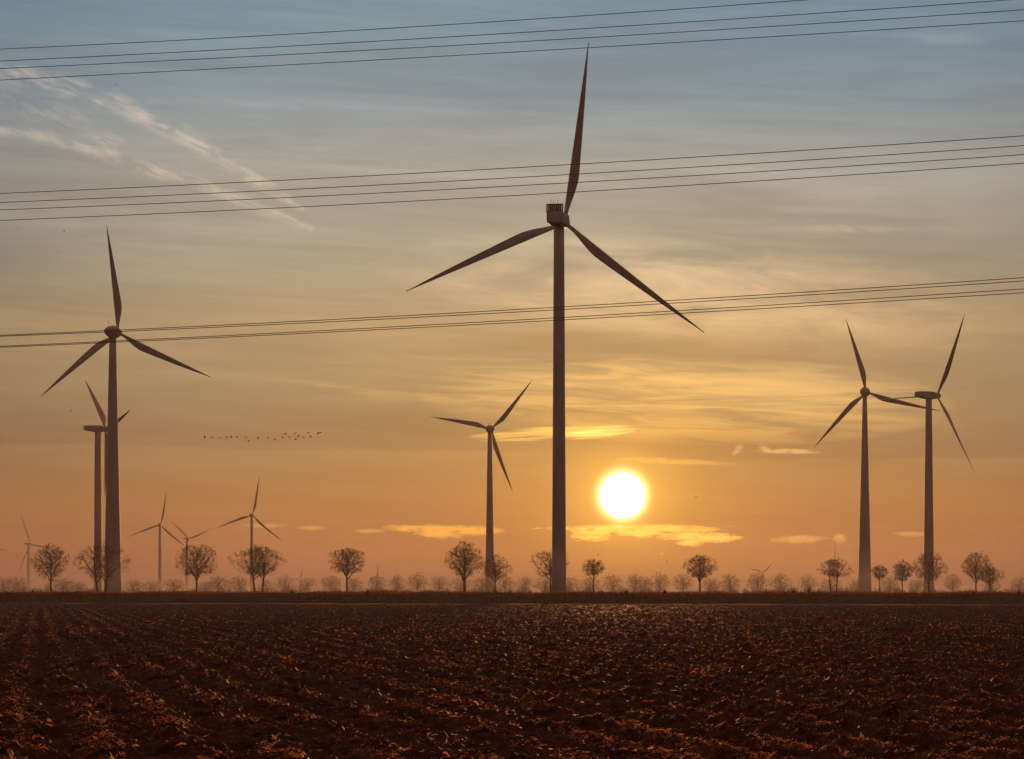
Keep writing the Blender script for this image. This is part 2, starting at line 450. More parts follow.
# ------------------------------------------------------------------ trees
def tree_parts(rng, h, cw, cb, tr, forks=1, dens=1.0, shape='round', twig=1.0):
    """returns (trunk MB, crown MB): trunk and limbs, then branches and twigs filling an uneven envelope"""
    T, K = MB(), MB()
    zc = cb + (h - cb) * .46; rx = cw / 2
    lob = [rng.uniform(.82, 1.12) for _ in range(9)]
    def env(dv):
        az = (math.atan2(dv.y, dv.x) / (2 * math.pi)) % 1 * 9
        i = int(az) % 9; u = az - int(az); l = lob[i] * (1 - u) + lob[(i + 1) % 9] * u
        el = math.asin(max(-1, min(1, dv.z)))
        l *= 1 + .07 * math.sin(el * 5 + lob[0] * 20)
        rz = (h - zc) if dv.z > 0 else (zc - cb)
        if shape == 'dome' and dv.z > 0: l = max(l, .9); l = min(l, 1.02)
        return l / math.sqrt((dv.x ** 2 + dv.y ** 2) / rx ** 2 + dv.z ** 2 / rz ** 2 + 1e-9)
    ctr = Vector((0, 0, zc))
    def inside(p):
        v = p - ctr
        L = v.length
        if L < 1e-6: return p
        e = env(v / L)
        return p if L <= e * 1.03 else ctr + v * (e * rng.uniform(.92, 1.04) / L)
    def rv(s=1.0): return Vector((rng.gauss(0, s), rng.gauss(0, s), rng.gauss(0, s)))
    stems = []
    for s in range(forks):
        off = 0 if forks == 1 else (s - (forks - 1) / 2) * tr * 5.5
        ztop = zc + (h - zc) * .35
        n = 7; pts = []
        for i in range(n):
            u = i / (n - 1)
            pts.append(Vector((off * (1 + u * 1.1) + rng.gauss(0, .012) * h * u, rng.gauss(0, .012) * h * u, -0.4 + (ztop + .4) * u)))
        rs = [tr * (1.35 if i == 0 else 1) * (1 - .75 * (i / (n - 1)) ** 1.2) for i in range(n)]
        T.tube(pts, rs, 8); stems.append((pts, rs))
    def stem_at(st, z):
        pts, rs = st
        for i in range(len(pts) - 1):
            if pts[i + 1].z >= z:
                u = (z - pts[i].z) / (pts[i + 1].z - pts[i].z); u = max(0, min(1, u))
                return pts[i].lerp(pts[i + 1], u), rs[i] * (1 - u) + rs[i + 1] * u
        return pts[-1], rs[-1]
    nl = int(9 * dens) + 5
    ga = 2.39996
    nodes = []                                      # (point, radius) that finer branches may spring from
    for j in range(nl):
        st = stems[j % forks]
        u = (j + .5) / nl
        el = rad(-25 + 110 * u ** .85) + rng.gauss(0, .12)
        az = j * ga + rng.gauss(0, .3)
        dv = Vector((math.cos(el) * math.cos(az), math.cos(el) * math.sin(az), math.sin(el)))
        tgt = ctr + dv * env(dv) * rng.uniform(.62, .88)
        z0 = cb * .75 + (zc + (h - zc) * .2 - cb * .75) * u ** 1.1
        p0, r0 = stem_at(st, z0)
        ctrl = p0.lerp(tgt, .45) + Vector((0, 0, (tgt - p0).length * .16)) + rv(.02 * h)
        n = 8; pts = [p0]
        for i in range(1, n):
            t = i / (n - 1)
            pts.append(p0 * (1 - t) ** 2 + ctrl * (2 * t * (1 - t)) + tgt * t * t + rv(.009 * h))
        r1 = min(r0 * .6, tr * .45)
        rs = [r1 * (1 - .85 * (i / (n - 1))) + .012 for i in range(n)]
        T.tube(pts, rs, 5)
        nodes += [(p, r) for p, r in list(zip(pts, rs))[2:]]
    for st in stems: nodes += [(p, r) for p, r in zip(*st) if p.z > cb * 1.1]
    N = int(430 * dens)
    P = np.zeros((len(nodes) + N, 3)); RR = []
    for i, (p, r) in enumerate(nodes): P[i] = p; RR.append(r)
    m = len(nodes); cand = []
    while len(cand) < N:
        dv = rv().normalized(); q = rng.random() ** .42
        p = ctr + dv * env(dv) * q * .97
        cand.append((q + rng.uniform(-.1, .1), p))
    cand.sort(key=lambda c: c[0])
    for _, p in cand:
        pv = np.array(p); d2 = ((P[:m] - pv) ** 2).sum(1)
        # prefer joints nearer the middle of the crown, so that branches run outward
        i = int(np.argmin(d2 + .35 * np.maximum(0, ((P[:m] - np.array(ctr)) ** 2).sum(1) - ((pv - np.array(ctr)) ** 2).sum())))
        o = Vector(P[i]); L = (p - o).length
        if L < .04 * h * .3: continue
        mid = o.lerp(p, .5) + Vector((0, 0, -.08 * L)) + rv(.06 * L)
        r0 = min(RR[i] * .65, .06); r0 = max(r0, .016) * (1 if twig < 1.5 else 1.2)
        K.tube([o, mid, p], [r0, r0 * .8, r0 * .55], 4, False)
        P[m] = pv; RR.append(r0 * .6); m += 1
        out = (p - ctr); out = out.normalized() if out.length > .01 else Vector((0, 0, 1))
        dl = (p - o).normalized()
        for w in range(5):
            td = (dl * .5 + rv(.55) + out * .45 + Vector((0, 0, .18))).normalized()
            tl = h * rng.uniform(.035, .085)
            b0 = mid.lerp(p, rng.random()) if w else p
            b1 = inside(b0 + td * tl * .5); b2 = inside(b1 + (td + rv(.35)).normalized() * tl * .5)
            tw = .016 * twig
            K.tube([b0, b1, b2], [tw, tw * .8, tw * .45], 3, False)
            ed = (td + rv(.7)).normalized()
            K.tube([b1, inside(b1 + ed * tl * .45)], [tw * .7, tw * .4], 3, False)
    return T, K

def plant_tree(label, px, ytop, wpx, ybot, d, seed, trunk_px=2.0, forks=1, dens=1.0, name='bare_tree', group='bare trees along the road', twig=1.0, shape='round'):
    rng = random.Random(seed)
    k = d / F
    h = CAM_H + .3 + (HZ - ytop) * k; cw = wpx * k; cb = CAM_H + .3 + (HZ - ybot) * k
    p = at(px, HZ, d); p.z = -0.3
    t = empty(name, p, rng.uniform(0, 6.28) if forks == 1 else rng.uniform(-.2, .2)); tag(t, label, 'tree', group)
    T, K = tree_parts(rng, h, cw, cb, trunk_px * k / 2, forks, dens, shape, twig)
    T.build('trunk', M['bark'], t); K.build('crown', M['twig'], t)
    return t

near = [
 # label, x, top, width, crown bottom, distance, trunk px, stems, density
 ('bare round tree with a forked trunk, leftmost of the dark roadside trees', 51, 543, 37, 577, 830, 2.2, 1, 1.1),
 ('spreading bare tree standing across the feet of the two left turbine towers', 101.5, 543, 58, 578, 820, 2.4, 2, 1.0),
 ('bell-shaped bare tree right of the first small distant turbine', 196.5, 543, 45, 576, 835, 2.2, 1, 1.2),
 ('wide dense bare tree on two close stems, below a distant turbine', 258.5, 545.5, 52, 574, 840, 2.2, 2, 1.5),
 ('lone bare tree with a neat round crown, nothing tall beside it', 347, 546.5, 38, 573, 850, 2.2, 1, 1.15),
 ('tall bare tree with a stout trunk left of the slender turbine tower', 464.5, 541.5, 39, 576, 840, 3.0, 1, 1.3),
 ('small bare tree tucked against the right side of the slender turbine tower', 495, 555, 33, 578, 850, 1.7, 1, .9),
 ('bare tree half hidden behind the tall central turbine tower', 551, 549, 42, 576, 870, 2.0, 1, .9),
 ('small lopsided bare tree below the sun, right of the central tower', 593.5, 558, 23, 575, 850, 1.6, 1, .7),
 ('fan-shaped bare tree right of the sun, standing apart on a leaning trunk', 700, 554, 36, 577, 850, 2.2, 1, 1.1),
 ('flat-topped bare tree on two thin stems, a mast rising from its crown', 833.5, 559, 35, 576, 860, 1.5, 2, .9),
 ('smallest bare tree, close to the right foot of the slim tapering tower', 879.5, 565, 17, 577, 860, 1.2, 1, .6),
 ('narrow egg-shaped bare tree between the two right turbine towers', 902.5, 560.5, 18, 580, 860, 1.2, 1, .9),
 ('bare tree wrapped around the foot of the rightmost turbine tower', 929, 552, 35, 580, 860, 1.8, 1, 1.0),
 ('upright bare tree right of the rightmost tower, touching a lower neighbour', 976, 551.5, 31, 579, 855, 1.7, 1, 1.0),
 ('low wind-bent bare tree leaning against the last upright tree', 990, 566.5, 25, 582, 865, 1.5, 1, .8),
]
for i, (lb, px, yt, w, yb, d, tp, fk, dn) in enumerate(near):
    plant_tree(lb, px, yt, w * 1.08, yb + 1.5, d, 100 + i * 7, tp * 1.1, fk, dn * 1.12, twig=1.12)

# the avenue far behind, faint in the mist: five grown shapes, copied
protos = []
for k in range(6):
    rng = random.Random(900 + k)
    T, K = tree_parts(rng, 12.0, 12.5, 0.8, .30, 1, .9, 'dome', 1.9)
    a = T.mesh('trunk'); b = K.mesh('crown'); a.materials.append(M['bark']); b.materials.append(M['twig'])
    protos.append((a, b))
far = [
 ('misty rounded tree cut by the left picture edge', 3, 578, 20), ('misty broad tree second from the left picture edge', 17, 577, 24),
 ('misty tree directly right of the leftmost dark tree', 63, 578, 34), ('low misty tree between the leftmost dark tree and the left towers', 80, 583, 16),
 ('misty tree close to the right foot of the broad left tower', 134, 580, 20), ('misty tree against the left foot of the first small distant turbine', 151, 581, 19),
 ('misty tree against the right foot of the first small distant turbine', 174, 579, 22), ('misty tree under the right half of the bell-shaped tree', 206, 581, 20),
 ('dark misty tree just right of the bell-shaped tree', 219, 576, 23), ('misty tree just left of the wide two-stemmed tree', 239, 576, 20),
 ('misty tree in the gap right of the two stems of the wide tree', 266, 580, 16), ('misty domed tree left of the ghostly low turbine', 285, 576, 18),
 ('crisper misty domed tree right of the ghostly low turbine', 307, 578, 17), ('misty domed tree left of the lone neat round tree', 331, 575.5, 19),
 ('misty tree showing behind the trunk of the lone neat round tree', 354, 577, 17), ('misty pointed tree under the upright ghostly blade', 377, 575, 18),
 ('misty domed tree, second right of the lone neat round tree', 397, 575.5, 17), ('tallest misty domed tree midway between the lone tree and the stout tree', 417.5, 573.5, 20),
 ('misty domed tree left of the stout-trunked tree', 439.5, 576, 18), ('misty tree behind the trunk of the stout-trunked tree', 461, 577, 20),
 ('misty tree behind the left foot of the slender turbine tower', 482, 576, 20), ('misty tree right of the slender turbine tower', 505, 576, 20),
 ('misty tree between the slender tower and the central tower', 525, 577, 18), ('misty tree against the left foot of the central tower', 546, 576, 22),
 ('misty tree against the right foot of the central tower', 570, 577, 18), ('misty tree behind the small lopsided tree', 590, 577, 18),
 ('misty domed tree below the sun, left of a pair', 613, 574.5, 19), ('misty domed tree below the sun, left one of a touching pair', 635, 574, 18),
 ('misty tree below the sun, right one of a touching pair', 645, 577, 15), ('misty pointed tree between the sun and the fan-shaped tree', 660, 573, 18),
 ('misty tree leaning into the left side of the fan-shaped tree', 683, 574, 20), ('misty tree behind the right side of the fan-shaped tree', 711, 578, 18),
 ('misty domed tree right of the fan-shaped tree', 730, 574, 19), ('misty domed tree below the ghostly spread blades', 757.5, 573, 21),
 ('misty domed tree right of the one below the ghostly blades', 780.5, 574, 20), ('misty domed tree left of the flat-topped tree', 808, 575, 17),
 ('misty tree behind the stems of the flat-topped tree', 831, 579, 20), ('misty tree against the left foot of the slim tapering tower', 857, 579, 16),
 ('misty bushy tree between the smallest tree and the egg-shaped tree', 890, 577, 18), ('misty tree left of the rightmost turbine tower foot', 917, 579, 18),
 ('misty domed tree right of the rightmost turbine tower', 952.5, 575, 17), ('misty tree behind the low wind-bent tree', 991, 579, 18),
 ('misty tree at the right picture edge', 1020, 577, 19),
]
rng = random.Random(44)
for i, (lb, px, yt, w) in enumerate(far):
    d = 1800 + rng.uniform(-60, 60); k = d / F
    p = at(px, HZ, d); p.z = -.3
    t = empty('bare_tree', p, rng.uniform(0, 6.28))
    tag(t, lb, 'tree', 'faint trees of the avenue in the mist')
    h = CAM_H + .3 + (HZ - yt) * k
    a, b = protos[i % 6]
    for nm, me in (('trunk', a), ('crown', b)):
        o = link(nm, me, t); o.scale = (w * 1.22 * k / 12.5, w * 1.22 * k / 12.5, h * 1.07 / 12.0)

# low scrub between the far trees: one mass
def scrub():
    rng = random.Random(71); b = MB()
    for i in range(420):
        x0 = rng.uniform(-340, 340); y0 = 1830 + rng.gauss(0, 30)
        h = rng.uniform(1.8, 4.6) * (.7 + .6 * abs(math.sin(x0 * .021 + 1))) ; w = rng.uniform(1.2, 4.0)
        for q in range(34):
            a = rng.uniform(0, 6.28); r_ = w * math.sqrt(rng.random())
            x, y = r_ * math.cos(a), r_ * math.sin(a); hh = h * rng.uniform(.5, 1) * (1 - .5 * (r_ / w) ** 2)
            b.tube([(x0 + x * .6, y0 + y * .6, -.3), (x0 + x * .9, y0 + y * .9, hh * .6), (x0 + x * 1.1 + rng.gauss(0, .25), y0 + y, hh)], [.06, .05, .03], 3, False)
    tag(b.build('scrub', M['twig']), 'low misty scrub filling the gaps in the far avenue', 'scrub', kind='stuff')
scrub()

# weeds and little bushes standing up out of the bank
weeds = [('small dark bush on the bank below the sun, right of the misty pair', 626, 586.5, 4, 3), ('little dark weed on the bank left of the fan-shaped tree', 665, 587, 3, 3),
         ('little dark bush on the bank below a misty tree left of the mast', 809, 583.5, 4, 6), ('dark weed stump on the bank at the right picture edge', 1019, 587, 4, 3),
         ('squat pale bush on the bank right of the ghostly spread blades', 793.5, 586, 4.5, 4), ('cluster of dark weeds on the bank right of the two-stemmed tree', 292, 587, 5, 3),
         ('dark weed on the bank left of the upright ghostly blade', 368, 588, 4, 2.5)]
for i, (lb, px, yt, w, _) in enumerate(weeds):
    rng = random.Random(300 + i)
    d = 405 - (px - 512) / F * 400 * .3; k = d / F
    p = at(px, HZ, d); p.z = 1.15
    h = CAM_H + (HZ - yt) * k - 1.15
    b = MB()
    for q in range(26):
        a = rng.uniform(0, 6.28); r_ = w * k * .5 * math.sqrt(rng.random())
        x, y = r_ * math.cos(a), r_ * math.sin(a); hh = h * rng.uniform(.4, 1.0) * (1 - .35 * (r_ / (w * k * .5)) ** 2)
        b.tube([(x * .4, y * .4, 0), (x * .8, y * .8, hh * .5), (x * 1.1 + rng.gauss(0, .03), y * 1.1, hh)], [.016, .014, .008], 4, False)
        if q % 3 == 0: b.add([(x, y, hh * .6), (x + .09, y, hh * .68), (x + .05, y + .05, hh * .8)], [(0, 1, 2)])
        if q % 3 == 1: b.add([(x, y, hh * .4), (x - .09, y + .03, hh * .48), (x - .05, y, hh * .6)], [(0, 1, 2)])
    o = b.build('bush', M['twig']); o.location = p
    tag(o, lb, 'bush', 'weeds and bushes on the bank')

# ------------------------------------------------------------------ power cables
cables = [
 ('topmost power cable of the upper set', (48.5, 22, -18), 0), ('second power cable from the top of the upper set', (60.5, 34.5, -2), 2),
 ('third power cable from the top of the upper set', (68, 43.5, 9), 4), ('lowest power cable of the upper set', (79.5, 53.5, 20), 6),
 ('topmost power cable of the middle set', (193, 169, 135.2), 0), ('second power cable from the top of the middle set', (202, 178.8, 145), 2),
 ('third power cable from the top of the middle set', (209.5, 187, 154), 4), ('lowest power cable of the middle set', (220, 196.6, 162.6), 6),
 ('upper cable of the higher pair in the lowest set', (335.0, 310.5, 277.2), 0), ('lower cable of the higher pair in the lowest set', (336.0, 313.0, 280.5), 1),
 ('upper cable of the lower pair in the lowest set', (346.0, 321.0, 288.5), 4), ('lower cable of the lower pair in the lowest set', (347.0, 323.3, 292.3), 5),
]
for lb, ys, off in cables:
    xs = []; zs = []
    for px, py in zip((0, 512, 1024), ys):
        d = 160 + off - (px - 512) * 0.0195
        p = at(px, py, d); xs.append(p.x); zs.append((p.z, d))
    cz = np.polyfit(xs, [z for z, _ in zs], 2); cd = np.polyfit(xs, [q for _, q in zs], 1)
    cz[0] = max(cz[0], 2e-5)
    X = np.linspace(-75, 75, 61)
    b = MB(); b.tube([(x, float(np.polyval(cd, x)), float(np.polyval(cz, x))) for x in X], [.0185] * len(X), 6)
    o = b.build('power_cable', M['wire'])
    tag(o, lb + ', running across the sky', 'cable', 'power cables crossing the sky')

# ------------------------------------------------------------------ birds
def bird_mesh(flap, name='bird'):
    b = MB()
    prof = [(.01, -.30), (.05, -.22), (.09, -.05), (.10, .08), (.07, .20), (.045, .28), (.05, .34), (.02, .41), (.005, .46)]
    b.lathe(prof, 8, 'y')
    for s in (-1, 1):
        e = [(0.05 * s, .12, .03), (.28 * s, .16, .03 + .24 * flap), (.60 * s, .05, .03 + .42 * flap)]
        r_ = [(0.05 * s, -.12, .03), (.28 * s, -.08, .03 + .23 * flap), (.58 * s, -.05, .03 + .40 * flap)]
        vs = e + r_ + [(p[0], p[1], p[2] - .02) for p in e + r_]
        b.add(vs, [(0, 1, 4, 3), (1, 2, 5, 4), (6, 9, 10, 7), (7, 10, 11, 8), (0, 6, 7, 1), (1, 7, 8, 2), (3, 4, 10, 9), (4, 5, 11, 10), (2, 8, 11, 5)], False)
    b.add([(-.03, -.25, .01), (.03, -.25, .01), (.09, -.46, .01), (-.09, -.46, .01), (0, -.3, -.01)], [(0, 1, 2, 3), (4, 3, 2)], False)
    me = b.mesh(name); me.materials.append(M['feather']); return me
birds = [bird_mesh(f) for f in (.8, .3, -.35, .55)]
flock = [(157, 240), (205, 241), (254, 242), (297, 241), (327, 238), (363, 237), (422, 238), (438, 264), (499, 247), (563, 244),
         (606, 254), (657, 242), (674, 218), (700, 237), (738, 211), (738, 254), (757, 234), (790, 239), (820, 208), (836, 236), (882, 216), (895, 208)]
rng = random.Random(8)
for i, (zx, zy) in enumerate(flock):
    px, py = 180 + zx / 6.4, 400 + zy / 6.4
    o = link('bird', birds[i % 4]); o.location = at(px, py, 900 + rng.uniform(-15, 15))
    sc = 1.0 if i < 18 else 1.15
    o.scale = (sc,) * 3
    o.rotation_euler = (rng.uniform(-.1, .1), rng.uniform(-.3, .3), rad(-75) + rng.uniform(-.25, .25))
    tag(o, 'dark bird flying in the long low flock left of the slender turbine', 'bird', 'birds flying in a long line')
lone = [('tiny lone bird high up under the upper cables, top left', 115.5, 85), ('tiny lone bird left of the large left turbine blade tip', 64, 231),
        ('lone bird above the level blade of the slender turbine', 438, 376), ('lone bird left of the sideways turbine nacelle', 71, 411),
        ('lone bird right of the sun at the height of its lower rim', 742.5, 506.5), ('nearest lone bird to the right rim of the sun', 696, 496.5),
        ('lone bird just above the small lopsided tree', 598, 555), ('lone bird between the flock and the slender turbine', 371, 411),
        ('lone bird over the misty trees right of the small lopsided tree', 653, 562), ('lone bird left of the fan-shaped tree, right one of two', 667, 561)]
for i, (lb, px, py) in enumerate(lone):
    o = link('bird', birds[(i + 1) % 4]); o.location = at(px, py, 900 + i * 6)
    o.scale = (.75,) * 3; o.rotation_euler = (0, rng.uniform(-.4, .4), rng.uniform(-2, 2))
    tag(o, lb, 'bird')

# ------------------------------------------------------------------ haze: one closed box of even air, with a low layer of ground mist inside it
HAZE = 1.6e-5; MIST = 2.6e-4
def vol(name, dens, col, g):
    m = bpy.data.materials.new(name); m.use_nodes = True; t = m.node_tree
    t.nodes.clear()
    o = t.nodes.new('ShaderNodeOutputMaterial'); v = t.nodes.new('ShaderNodeVolumePrincipled')
    v.inputs['Density'].default_value = dens; v.inputs['Color'].default_value = (*col, 1); v.inputs['Anisotropy'].default_value = g
    t.links.new(v.outputs[0], o.inputs['Volume'])
    return m
hz = MB()
hz.box((0, 4540, 131), (4000, 4640, 133))
hz.box((0, 4780, 3.9), (3960, 4310, 5.1))
ho = hz.build('haze', None, me=hz.mesh('haze'))
ho.data.materials.clear()
ho.data.materials.append(vol('haze_air', HAZE, (.97, .92, .88), .58)); ho.data.materials.append(vol('haze_mist', MIST, (.95, .91, .88), .1))
for i, p in enumerate(ho.data.polygons): p.material_index = 0 if i < 6 else 1; p.use_smooth = False
tag(ho, kind='stuff', label='pale morning haze and ground mist filling the air', cat='haze')

# ------------------------------------------------------------------ sky
SUN_AZ = math.atan2(622.5 - 512, F); SUN_EL = math.atan2(HZ - 495.5, F)
W = bpy.data.worlds.new('World'); S.world = W; W.use_nodes = True
nt = W.node_tree; nt.nodes.clear()
class E:
    def __init__(s, k): s.k = k
    def _b(s, op, o, swap=False, clamp=False):
        n = nt.nodes.new('ShaderNodeMath'); n.operation = op; n.use_clamp = clamp
        a, b = (o, s) if swap else (s, o)
        for i, q in enumerate((a, b)):
            if isinstance(q, E): nt.links.new(q.k, n.inputs[i])
            elif q is not None: n.inputs[i].default_value = q
        return E(n.outputs[0])
    def __add__(s, o): return s._b('ADD', o)
    __radd__ = __add__
    def __sub__(s, o): return s._b('SUBTRACT', o)
    def __rsub__(s, o): return s._b('SUBTRACT', o, True)
    def __mul__(s, o): return s._b('MULTIPLY', o)
    __rmul__ = __mul__
    def __truediv__(s, o): return s._b('DIVIDE', o)
    def max(s, o): return s._b('MAXIMUM', o)
    def min(s, o): return s._b('MINIMUM', o)
    def pow(s, o): return s._b('POWER', o)
    def f(s, op): return s._b(op, None)
    def clamp(s): return s.max(0.0).min(1.0)
def sm(x, a, b):
    n = nt.nodes.new('ShaderNodeMapRange'); n.interpolation_type = 'SMOOTHSTEP'
    nt.links.new(x.k, n.inputs[0])
    inv = a > b
    n.inputs[1].default_value = b if inv else a; n.inputs[2].default_value = a if inv else b
    n.inputs[3].default_value = 1.0 if inv else 0.0; n.inputs[4].default_value = 0.0 if inv else 1.0
    return E(n.outputs[0])
def noise(x, y, detail=5, rough=.55, seed=0.0, dist=0.0):
    c = nt.nodes.new('ShaderNodeCombineXYZ')
    nt.links.new(x.k, c.inputs[0]); nt.links.new(y.k, c.inputs[1]); c.inputs[2].default_value = seed
    n = nt.nodes.new('ShaderNodeTexNoise'); n.inputs['Scale'].default_value = 1.0
    n.inputs['Detail'].default_value = detail; n.inputs['Roughness'].default_value = rough; n.inputs['Distortion'].default_value = dist
    nt.links.new(c.outputs[0], n.inputs['Vector'])
    return E(n.outputs[0])
def mixc(a, b, fac):
    n = nt.nodes.new('ShaderNodeMix'); n.data_type = 'RGBA'
    if isinstance(fac, E): nt.links.new(fac.k, n.inputs[0])
    else: n.inputs[0].default_value = fac
    for q, i in ((a, 6), (b, 7)):
        if isinstance(q, tuple): n.inputs[i].default_value = (*q, 1)
        else: nt.links.new(q, n.inputs[i])
    return n.outputs[2]
def opc(a, b, op, fac=1.0):
    n = nt.nodes.new('ShaderNodeMix'); n.data_type = 'RGBA'; n.blend_type = op
    if isinstance(fac, E): nt.links.new(fac.k, n.inputs[0])
    else: n.inputs[0].default_value = fac
    for q, i in ((a, 6), (b, 7)):
        if isinstance(q, tuple): n.inputs[i].default_value = (*q, 1)
        else: nt.links.new(q, n.inputs[i])
    return n.outputs[2]
def lin(r, g, b):
    f_ = lambda c: (c / 255 / 12.92) if c / 255 <= .04045 else ((c / 255 + .055) / 1.055) ** 2.4
    return (f_(r), f_(g), f_(b))

tc = nt.nodes.new('ShaderNodeTexCoord')
sx = nt.nodes.new('ShaderNodeSeparateXYZ'); nt.links.new(tc.outputs['Generated'], sx.inputs[0])
DX, DY, DZ = (E(sx.outputs[i]) for i in range(3))
AZ = DX._b('ARCTAN2', DY)
EL = DZ._b('ARCTAN2', (DX * DX + DY * DY).f('SQRT'))
U = AZ * F + 512.0            # angular coordinates of the sky, 3232 units per radian
V = HZ - EL * F

def ramp(x, stops):
    n = nt.nodes.new('ShaderNodeValToRGB'); nt.links.new(x.k, n.inputs[0])
    e = n.color_ramp.elements
    while len(e) < len(stops): e.new(.5)
    for q, (p, c) in zip(e, stops): q.position = p; q.color = (*c, 1)
    return n.outputs[0]
def vy(y): return (590 - y) / 1180.0
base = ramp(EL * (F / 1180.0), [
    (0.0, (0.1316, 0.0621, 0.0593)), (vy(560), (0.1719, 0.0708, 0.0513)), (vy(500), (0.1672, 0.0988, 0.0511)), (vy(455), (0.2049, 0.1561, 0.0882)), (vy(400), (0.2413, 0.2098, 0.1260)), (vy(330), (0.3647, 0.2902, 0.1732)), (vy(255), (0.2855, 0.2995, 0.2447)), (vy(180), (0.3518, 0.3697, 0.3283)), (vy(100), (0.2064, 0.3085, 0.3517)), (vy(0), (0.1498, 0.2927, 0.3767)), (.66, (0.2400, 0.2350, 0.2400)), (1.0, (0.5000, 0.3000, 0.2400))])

# wavy drift used by every cloud layer
wob = noise(U / 170.0, V / 60.0, 3, .5, 1.7)
wob2 = noise(U / 45.0, V / 16.0, 4, .6, 4.1)
fib = noise(U / 75.0 + V / 60.0, V / 3.4 + U / 75.0, 5, .6, 21.0, .3)
dnf = noise(U / 9.0, V / 3.2, 5, .65, 15.5, .4)
def ell(cx, cy, rx, ry, slope=0.0):
    """soft elongated patch: 1 in its middle, 0 at its rim"""
    a = (U - cx) / rx; b = (V - (U - cx) * slope - cy) / ry
    return (1.0 - (a * a + b * b)).max(0.0)

col = base
# thin high veil: long streaks of lighter and darker cloud
v1 = noise(U / 420.0 + V / 900.0, V / 42.0 - U / 900.0, 6, .6, 9.3, .6)
v2 = noise(U / 150.0, V / 11.0 - U / 220.0, 5, .6, 2.2, .4)
col = opc(col, mixc((.87, .88, .90), (1.13, 1.11, 1.08), sm(v1, .3, .7)), 'MULTIPLY')
col = opc(col, mixc((.94, .95, .96), (1.06, 1.05, 1.04), sm(v2, .3, .7)), 'MULTIPLY')

def addlight(col, mask, c): return opc(col, c, 'ADD', mask.clamp())
def mul(col, mask, c): return opc(col, c, 'MULTIPLY', mask.clamp())

# grey cloud sheet with a crisp lower edge, left; softer one above the sun, right
edge = 449.0 + (wob - .5) * 16.0 + (U - 300.0) * 0.012
sheet = sm(V, 392.0, 442.0) * sm(V - edge, 2.5, -2.0)
col = mul(col, sheet * sm(U, 700.0, 400.0) * .95, (.76, .77, .87))
edge2 = 459.0 + (wob2 - .5) * 9.0
col = mul(col, sm(V, 415.0, 445.0) * sm(V - edge2, 3.0, -2.0) * sm(U, 520.0, 690.0), (.72, .73, .85))
# greyer upper right
col = mul(col, ell(860, 215, 330, 75, .05) * sm(wob, .25, .6) * .8, (.82, .84, .88))
col = mul(col, ell(430, 80, 420, 60, -.02) * .4, (.88, .90, .92))

col = mul(col, ell(840, 85, 430, 125, .03) * .95, (.80, .895, .96))
# broad warm band reaching from the central turbine to the right
wb = ell(690, 292, 330, 62, .10) * sm(noise(U / 140.0, V / 30.0 - U / 400.0, 5, .6, 6.6, .5), .3, .68)
col = addlight(col, wb, (.36, .225, .115))
col = addlight(col, ell(250, 250, 300, 60, .05) * sm(wob, .3, .7), (.06, .045, .025))
# gold filaments above the sun
fil = noise(U / 150.0 + V / 300.0, V / 12.5 - U / 300.0, 6, .58, 3.3, .9)
col = addlight(col, ell(685, 400, 270, 46, .03).pow(.6) * (sm(fil, .33, .66) * .85 + sm(v2, .4, .66) * .15), (.50, .265, .06))
col = addlight(col, ell(450, 380, 200, 30, -.02) * sm(fil, .45, .7), (.16, .09, .02))
col = mul(col, ell(680, 349, 260, 19, .02) * .9, (.86, .81, .82))
# bright wedge left above the sun
wd = ell(552, 433.5, 92, 8.0, -.055) + (wob2 - .5) * .5 * ell(552, 433, 100, 12, -.055)
col = addlight(col, sm(wd + (fib - .5) * 2.6 * sm(wd, 0, .3), .05, 1.15), (.62, .38, .07))
col = addlight(col, sm(ell(597, 433, 46, 6.5, -.10) + (fib - .5) * 2.2 * sm(ell(597, 433, 46, 6.5, -.1), 0, .3), .1, 1.1), (.6, .42, .13))
# thin lines at the sheet's lower edge, and the small tufted cloud right
tn = noise(U / 22.0, V / 4.0, 6, .68, 7.7)
def torn2(e_): return (tn * .7 + dnf * .5) * 1.1 - .25 - (1.0 - e_) * .75
col = addlight(col, sm(torn2(ell(672, 461.5, 95, 5.0, .05)), .0, .5), (.26, .15, .03))
col = addlight(col, sm(torn2(ell(789, 452.0, 46, 4.5, .02).max(ell(765, 449.5, 12, 5, .3))), .0, .45), (.40, .26, .11))
col = addlight(col, sm(torn2(ell(737, 450.5, 9, 7, -.6)), .0, .5), (.28, .17, .06))

# torn golden deck under the sun
dn = noise(U / 22.0, V / 6.0, 6, .66, 5.5, .6); dn2 = noise(U / 60.0, V / 14.0, 4, .6, 8.8)
def torn(e_, k=1.0):
    """eat into a soft patch with billows so that its rim comes out ragged"""
    return ((dn * .45 + dn2 * .15 + dnf * .40) - .5) * 2.9 * k + .62 - (1.0 - e_) * .95
def deck(col, parts, c, k=1.0):
    m = None
    for p in parts:
        e_ = ell(*p)
        m = e_ if m is None else m.max(e_)
    m = torn(m, k)
    return addlight(col, (sm(m, .0, .25) * .45 + sm(m, .2, .8) * .75) * sm(V, 522.0, 527.0), c)
col = deck(col, [(445, 529, 82, 5.9, .02), (440, 533, 34, 7.0, .05), (475, 531, 40, 6.5, .02)], (.58, .27, .02))
col = deck(col, [(630, 528.5, 118, 5.9, .0), (590, 534, 28, 10.8, .0), (640, 532, 34, 8.6, .0), (697, 537.0, 64, 7.0, .02), (690, 541, 20, 8.6, .0), (660, 529, 80, 4.8, .02)], (.95, .46, .07))
col = deck(col, [(798, 539.5, 40, 5.3, .0), (838, 538.5, 10, 6.5, .0)], (.34, .18, .03))
